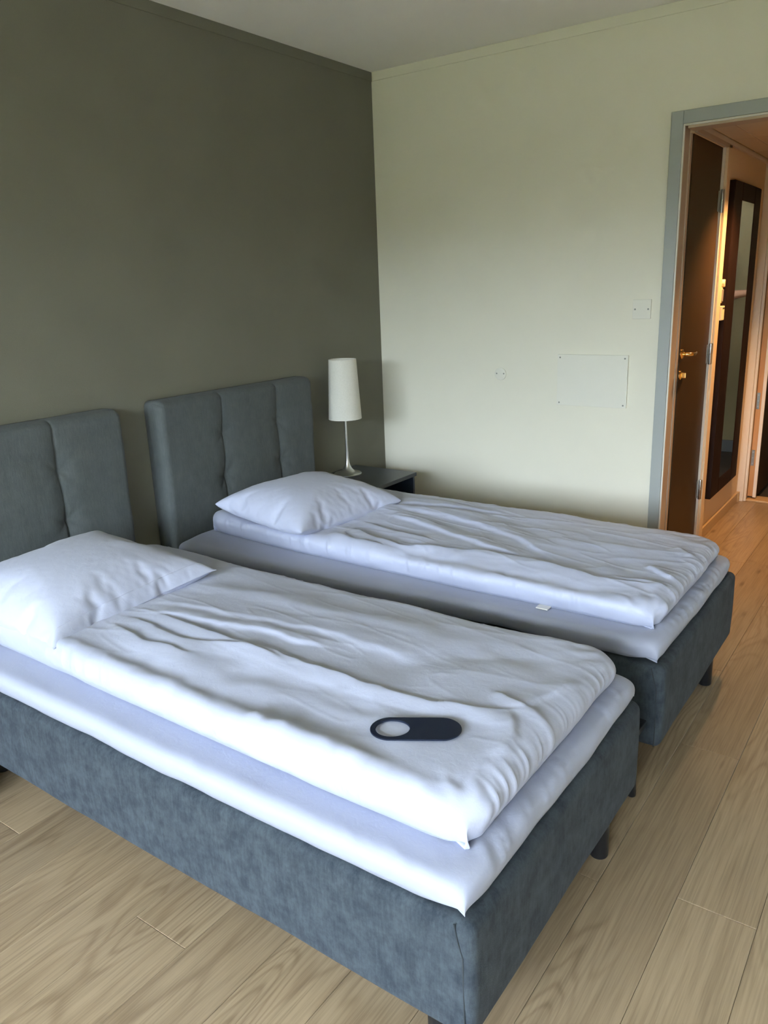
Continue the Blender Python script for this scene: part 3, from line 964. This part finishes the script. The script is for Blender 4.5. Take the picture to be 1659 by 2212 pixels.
duvet(XN + .070, XN + .872, .20, 2.080, XN, .100, NEAR, 41, 'puffy white duvet on the near bed with a dark door hanger on it', (-2.37, .50, .30, .28, .018), .5,
      lambda a, b: .035 * (1 - b) ** 2 * (1 - a), (XN + .004, XN + BW + .004, -YFOOT - .010), lambda a, b: 1.06 - .30 * np.clip((a - .35) / .65, 0, 1) ** 1.3)
far_duvet = duvet(XF + .075, XF + .862, .13, 2.078, XF, .088, FAR, 67, 'rumpled white duvet on the far bed beside the pale wall', (-1.28, .50, .30, .26, .015), 1.15,
      lambda a, b: .055 * (1 - b) ** 3 * (1 - a), (XF + .008, XF + BW - .008, -YFOOT - .014), lambda a, b: 1.0 - .10 * a)

tg_ = box('care_tag', XF + .070, XF + .110, -1.735, -1.695, ZT + .002, ZT + .006, M_WHITE_EDGE, far_duvet, .0012)
tg_['label'] = 'small white sewn-in care tag'

# ------------------------------------------------------------------ pillows (inflated cloth, then frozen)
ground = mesh_obj('settle_plane', pyd('settle_plane', [(-2, -2, 0), (2, -2, 0), (2, 2, 0), (-2, 2, 0)], [(0, 1, 2, 3)]), None)
ground.modifiers.new('collide', 'COLLISION')
ground.collision.thickness_outer = .003
ground.collision.cloth_friction = 20

def pillow_cloth(w_, l_, nx, ny, seed, pressure, bend, shrink, frames=40):
    rng = np.random.default_rng(seed)
    V, F, top, bot = [], [], {}, {}
    for j in range(ny + 1):
        for i in range(nx + 1):
            x = w_ * (i / nx - .5); y = l_ * (j / ny - .5)
            e = i in (0, nx) or j in (0, ny)
            top[i, j] = len(V); V.append((x, y, 0 if e else .004 + rng.normal() * .0006))
            if e: bot[i, j] = top[i, j]
            else: bot[i, j] = len(V); V.append((x, y, -.004))
    for j in range(ny):
        for i in range(nx):
            F.append((top[i, j], top[i + 1, j], top[i + 1, j + 1], top[i, j + 1]))
            F.append((bot[i, j], bot[i, j + 1], bot[i + 1, j + 1], bot[i + 1, j]))
    o = mesh_obj('pillow', pyd('pillow', V, F, True), None)
    o.location.z = .03
    m = o.modifiers.new('cloth', 'CLOTH')
    s = m.settings
    s.quality = 5; s.mass = .3
    s.tension_stiffness = s.compression_stiffness = 15; s.shear_stiffness = 7; s.bending_stiffness = bend
    s.tension_damping = s.compression_damping = s.shear_damping = 10; s.bending_damping = .8; s.air_damping = 3
    s.use_pressure = True; s.uniform_pressure_force = pressure; s.shrink_min = shrink
    s.effector_weights.gravity = .2
    m.collision_settings.distance_min = .004
    m.point_cache.frame_start = 1; m.point_cache.frame_end = frames
    for f in range(1, frames + 1):
        sc.frame_set(f)
    me = bpy.data.meshes.new_from_object(o.evaluated_get(bpy.context.evaluated_depsgraph_get()))
    co = np.zeros(len(me.vertices) * 3); me.vertices.foreach_get('co', co); co = co.reshape(-1, 3)
    bpy.data.objects.remove(o)
    bpy.data.meshes.remove(me)
    co[:, 2] -= co[:, 2].min()
    ze = np.median([co[top[i, j], 2] for i in range(nx + 1) for j in (0, ny)])
    zz = co[:, 2]
    co[:, 2] = np.where(zz < ze, zz * .66, zz - .34 * ze)       # settle: the seam sinks towards the duvet
    tg = np.array([[top[i, j] for j in range(ny + 1)] for i in range(nx + 1)])
    return co, F, tg

def pillow(w_, l_, seed, pressure, bend, shrink, thick, loc, rot, label, hem):
    nx, ny = 44, 40
    co, F, tg = pillow_cloth(w_, l_, nx, ny, seed, pressure, bend, shrink)
    co[:, 2] *= thick / co[:, 2].max()
    root = thing('pillow', loc, label, 'pillow', group='pillows on the beds')
    R = Matrix.Rotation(rot[2], 3, 'Z') @ Matrix.Rotation(rot[0], 3, 'X') @ Matrix.Rotation(rot[1], 3, 'Y')
    Rn = np.array(R)
    W = co @ Rn.T + np.array(loc)
    me = pyd('pillowcase', W, F, True)
    o = mesh_obj('pillowcase', me, M_PILLOW, root)
    md = o.modifiers.new('smooth', 'SUBSURF'); md.levels = 1; md.render_levels = 2
    if hem:                                   # hemmed opening along the front edge
        G = W[tg]                             # nx+1, ny+1
        nrm = np.cross(np.gradient(G, axis=0), np.gradient(G, axis=1))
        nrm /= np.maximum(np.linalg.norm(nrm, axis=-1, keepdims=True), 1e-9)
        k = 4
        A = G[:, :k] + nrm[:, :k] * .0022
        A[:, 0] = G[:, 0] + np.array([0, -.004, 0])
        n0, n1 = A.shape[:2]
        vv = np.concatenate([A.reshape(-1, 3), (A - nrm[:, :k] * .0035).reshape(-1, 3)])
        ids = np.arange(n0 * n1).reshape(n0, n1); off = n0 * n1
        Fh = []
        for i in range(n0 - 1):
            for j in range(n1 - 1):
                a, b, c, d = int(ids[i, j]), int(ids[i + 1, j]), int(ids[i + 1, j + 1]), int(ids[i, j + 1])
                Fh += [(a, b, c, d), (a + off, d + off, c + off, b + off)]
            a, b = int(ids[i, n1 - 1]), int(ids[i + 1, n1 - 1]); Fh.append((a, b, b + off, a + off))
            a, b = int(ids[i, 0]), int(ids[i + 1, 0]); Fh.append((b, a, a + off, b + off))
        h = mesh_obj('hem', pyd('hem', vv, Fh, True), M_PILLOW, root)
        md = h.modifiers.new('smooth', 'SUBSURF'); md.levels = 1; md.render_levels = 2
    return root

ZP = ZT + .098
pillow(.625, .585, 3, 7.0, 0.9, -.014, .150, (-2.372, -.490, ZP - .020), (math.radians(5), math.radians(-2), math.radians(3)), 'plump white pillow with a hemmed edge on the near bed', True)
pillow(.605, .545, 8, 8.0, .35, -.025, .150, (-1.275, -.505, ZP - .026), (math.radians(3), math.radians(1), math.radians(-6)), 'crumpled white pillow on the far bed next to the lamp', False)
bpy.data.objects.remove(ground)
sc.frame_set(1)

# ------------------------------------------------------------------ door hanger on the near duvet
def hanger():
    L_, Wd, th = .190, .086, .0035
    n = 48
    out, hole = [], []
    r = Wd / 2
    for k in range(n):
        a = 2 * math.pi * k / n
        cx = (L_ / 2 - r) if math.cos(a) > 0 else -(L_ / 2 - r)
        out.append((cx + r * math.cos(a), r * math.sin(a)))
    hr = .0335
    hc = -(L_ / 2 - r) + .002
    for k in range(n):
        a = 2 * math.pi * k / n
        # almond-ended hole
        hole.append((hc + hr * math.cos(a) * (1.12 if math.cos(a) > .0 else 1.0), hr * math.sin(a) * (.94)))
    V, F = [], []
    rings = [(out, -.0012, -th / 2), (out, 0, -th / 2 + .001), (out, 0, th / 2 - .001), (out, -.0012, th / 2), (hole, .001, th / 2), (hole, 0, th / 2 - .001), (hole, 0, -th / 2)]
    for pts, off, z in rings:
        for (x, y) in pts:
            c = -(L_ / 2 - r) if pts is hole else (max(-(L_ / 2 - r), min(L_ / 2 - r, x)))
            dx, dy = (x - (hc if pts is hole else c)), y
            dl_ = math.hypot(dx, dy) or 1
            V.append((x + off * dx / dl_, y + off * dy / dl_, z))
    m = len(rings)
    for i in range(m):
        j = (i + 1) % m
        for k in range(n):
            F.append((i * n + k, i * n + (k + 1) % n, j * n + (k + 1) % n, j * n + k))
    return pyd('door_hanger', V, F)
hm = hanger()
ho = mesh_obj('door_hanger', hm, M_NAVYP)
ho.location = (-2.508, -1.851, ZT + .108)
ho.rotation_euler = (math.radians(0), math.radians(0), math.radians(-59))
tag(ho, 'dark navy rounded door hanger with a round hole lying on the near duvet', 'door hanger')

# ------------------------------------------------------------------ nightstands
def nightstand(x0, x1, yb, yf, h, label):
    root = thing('nightstand', ((x0 + x1) / 2, (yb + yf) / 2, 0), label, 'nightstand', group='navy nightstands')
    box('table_top', x0, x1, yf, yb, h - .020, h, M_NIGHT, root, .0015)
    for xa in (x0 + .002, x1 - .018):
        box('side_panel', xa, xa + .016, yf + .012, yb, .0, h - .020, M_NIGHTIN, root, .001)
    box('back_panel', x0 + .018, x1 - .018, yb - .010, yb, .05, h - .020, M_NIGHTIN, root)
    box('shelf', x0 + .018, x1 - .018, yf + .018, yb - .010, h - .19, h - .174, M_NIGHTIN, root, .001)
    dr = box('drawer_front', x0 + .020, x1 - .020, yf + .014, yf + .030, .06, h - .195, M_NIGHT, root, .002)
    lathe('knob', [(.003, 0), (.006, -.006), (.011, -.014), (.010, -.020), (.001, -.022)], ((x0 + x1) / 2, yf + .014, h - .29), M_STEEL, dr, 20, axis='y')
    box('bottom_panel', x0 + .018, x1 - .018, yf + .030, yb - .010, .05, .066, M_NIGHTIN, root)
    return root
NZ = .486
nightstand(-.722, -.3054, -.010, -.420, NZ, 'navy nightstand with an open front carrying the table lamp in the corner')
nightstand(-3.245, -2.815, -.010, -.500, NZ, 'navy nightstand on the window side of the near bed')

# ------------------------------------------------------------------ table lamp
LXc, LYc = -.512, -.118
lp = thing('table_lamp', (LXc, LYc, NZ), 'brushed steel table lamp with a tapered off-white fabric shade', 'lamp')
prof = [(.001, 0), (.072, 0), (.0735, .002), (.0735, .007), (.070, .010), (.052, .014), (.036, .021), (.024, .032), (.016, .047), (.0105, .066), (.008, .090), (.0068, .13)]
lathe('base', prof, (LXc, LYc, NZ), M_STEEL, lp, 64)
lathe('stem', [(.0068, .13), (.0062, .20), (.0060, .36)], (LXc, LYc, NZ), M_STEEL, lp, 32)
lathe('bulb_socket', [(.012, .33), (.013, .34), (.013, .38), (.010, .385), (.024, .41), (.029, .44), (.022, .465), (.004, .475)], (LXc, LYc, NZ), M_WHITE_EDGE, lp, 24)
zb_, zt_ = .300, .606
rb, rt = .0865, .0715
sh = lathe('shade', [(rb - .003, zb_ + .002), (rb, zb_), (rb, zb_ + .004), (rt, zt_ - .004), (rt, zt_), (rt - .002, zt_), (rt - .0025, zt_ - .004), (rb - .003, zb_ + .004), (rb - .003, zb_ + .002)], (LXc, LYc, NZ), M_SHADE, lp, 64, cap=False)
for a in (0, 2.094, 4.189):
    z = NZ + .36
    rr = rb - (rb - rt) * (.36 - zb_) / (zt_ - zb_) - .003
    tube('shade_spoke', [(LXc + .010 * math.cos(a), LYc + .010 * math.sin(a), z), (LXc + rr * math.cos(a), LYc + rr * math.sin(a), z)], .0012, M_STEEL, sh, 6)

# ------------------------------------------------------------------ person out in the corridor, arm on the open door
def skin_mesh(name, verts, edges, radii, root, mat, parent, sub=2):
    me = bpy.data.meshes.new(name)
    me.from_pydata(verts, edges, [])
    me.update()
    o = bpy.data.objects.new(name, me)
    COL.objects.link(o)
    o.modifiers.new('skin', 'SKIN')
    sv = me.skin_vertices[0].data
    for i, r in enumerate(radii):
        sv[i].radius = r if isinstance(r, tuple) else (r, r)
        sv[i].use_root = (i == root)
    md = o.modifiers.new('sub', 'SUBSURF'); md.levels = sub; md.render_levels = sub
    m2 = bpy.data.meshes.new_from_object(o.evaluated_get(bpy.context.evaluated_depsgraph_get()))
    bpy.data.objects.remove(o)
    m2.polygons.foreach_set('use_smooth', [True] * len(m2.polygons))
    m2.materials.clear()
    return mesh_obj(name, m2, mat, parent)

px_, py_ = 2.66, -2.62
pr = thing('person', (px_, py_, 0), 'person in the corridor whose bare forearm shows in the hallway mirror', 'person')
vb = [(px_, py_, .95), (px_, py_, 1.12), (px_, py_, 1.30), (px_, py_, 1.42), (px_ - .005, py_, 1.50), (px_ - .02, py_, 1.57), (px_ - .015, py_, 1.66), (px_ - .005, py_, 1.73),
      (px_, py_ + .17, 1.405), (px_ - .03, py_ + .44, 1.275), (px_ - .06, py_ + .56, 1.285), (px_ - .095, py_ + .695, 1.300), (px_ - .105, py_ + .76, 1.305), (px_ - .11, py_ + .80, 1.31),
      (px_, py_ - .17, 1.405), (px_ + .01, py_ - .23, 1.12), (px_ - .03, py_ - .25, .98), (px_ - .06, py_ - .25, .87), (px_ - .07, py_ - .25, .80),
      (px_, py_ + .10, .88), (px_ - .01, py_ + .11, .50), (px_ + .01, py_ + .11, .09), (px_ - .11, py_ + .13, .04),
      (px_, py_ - .10, .88), (px_ - .01, py_ - .11, .50), (px_ + .01, py_ - .11, .09), (px_ - .11, py_ - .13, .04)]
rb_ = [(.14, .10), (.125, .095), (.145, .10), (.10, .075), .055, .062, (.085, .095), (.065, .07),
       .055, .043, .040, .027, (.036, .018), (.034, .014),
       .055, .042, .040, .028, (.034, .016),
       .085, .058, .040, (.040, .030), .085, .058, .040, (.040, .030)]
eb = [(0, 1), (1, 2), (2, 3), (3, 4), (4, 5), (5, 6), (6, 7), (3, 8), (8, 9), (9, 10), (10, 11), (11, 12), (12, 13), (3, 14), (14, 15), (15, 16), (16, 17), (17, 18),
      (0, 19), (19, 20), (20, 21), (21, 22), (0, 23), (23, 24), (24, 25), (25, 26)]
# fingers of both hands
def finger(root_i, base, pts, r):
    vb.append(base); rb_.append(r); eb.append((root_i, len(vb) - 1))
    for p in pts:
        vb.append(p); rb_.append(r * .88); eb.append((len(vb) - 2, len(vb) - 1))
for k, l in enumerate((.068, .076, .072, .058)):
    z = 1.337 - .020 * k
    finger(13, (px_ - .112, py_ + .825, z), [(px_ - .118, py_ + .825 + l * .55, z), (px_ - .100, py_ + .825 + l, z)], .0088)
finger(12, (px_ - .098, py_ + .785, 1.342), [(px_ - .082, py_ + .82, 1.360), (px_ - .070, py_ + .85, 1.362)], .0098)
for k, l in enumerate((.068, .076, .072, .058)):
    x = px_ - .100 + .020 * k
    finger(18, (x, py_ - .25, .785), [(x - .008, py_ - .247, .785 - l * .5), (x - .004, py_ - .235, .785 - l)], .0088)
finger(17, (px_ - .105, py_ - .24, .83), [(px_ - .118, py_ - .232, .80), (px_ - .116, py_ - .228, .77)], .0098)
body = skin_mesh('body', vb, eb, rb_, 0, M_SKIN, pr)
skin_mesh('tshirt', [(px_, py_, .90), (px_, py_, 1.12), (px_, py_, 1.30), (px_, py_, 1.43), (px_, py_ + .175, 1.40), (px_ - .012, py_ + .29, 1.345), (px_, py_ - .175, 1.40), (px_ + .005, py_ - .21, 1.25)],
          [(0, 1), (1, 2), (2, 3), (3, 4), (4, 5), (3, 6), (6, 7)], [(.165, .125), (.150, .118), (.165, .122), (.105, .085), .070, .066, .070, .066], 0, M_SHIRT, pr)
skin_mesh('trousers', [(px_, py_, .96), (px_, py_ + .10, .84), (px_ - .01, py_ + .11, .50), (px_ + .01, py_ + .11, .10), (px_, py_ - .10, .84), (px_ - .01, py_ - .11, .50), (px_ + .01, py_ - .11, .10)],
          [(0, 1), (1, 2), (2, 3), (0, 4), (4, 5), (5, 6)], [(.155, .115), .102, .078, .062, .102, .078, .062], 0, M_TROUS, pr)
for sy in (.12, -.12):
    box('shoe', px_ - .20, px_ + .075, py_ + sy - .045, py_ + sy + .045, -.003, .075, M_BLACK, pr, .028)
skin_mesh('hair', [(px_ + .03, py_, 1.60), (px_ + .02, py_, 1.70), (px_ - .005, py_, 1.755), (px_ - .05, py_, 1.755)], [(0, 1), (1, 2), (2, 3)], [(.07, .055), (.085, .075), (.075, .05), (.06, .03)], 1, M_HAIR, pr)
for sy in (.034, -.034):
    lathe('eye', [(.001, -.006), (.008, -.004), (.011, 0), (.008, .004), (.001, .006)], (px_ - .098, py_ + sy, 1.655), M_DARK_GAP, pr, 12, axis='x')
tube('nose', [(px_ - .098, py_, 1.66), (px_ - .116, py_, 1.635), (px_ - .121, py_, 1.622), (px_ - .104, py_, 1.612)], [.008, .011, .014, .010], M_SKIN, pr, 10)
tube('mouth', [(px_ - .098, py_ - .024, 1.585), (px_ - .106, py_, 1.583), (px_ - .098, py_ + .024, 1.585)], [.003, .006, .003], new_mat('lips', (.40, .17, .13), .5), pr, 8)
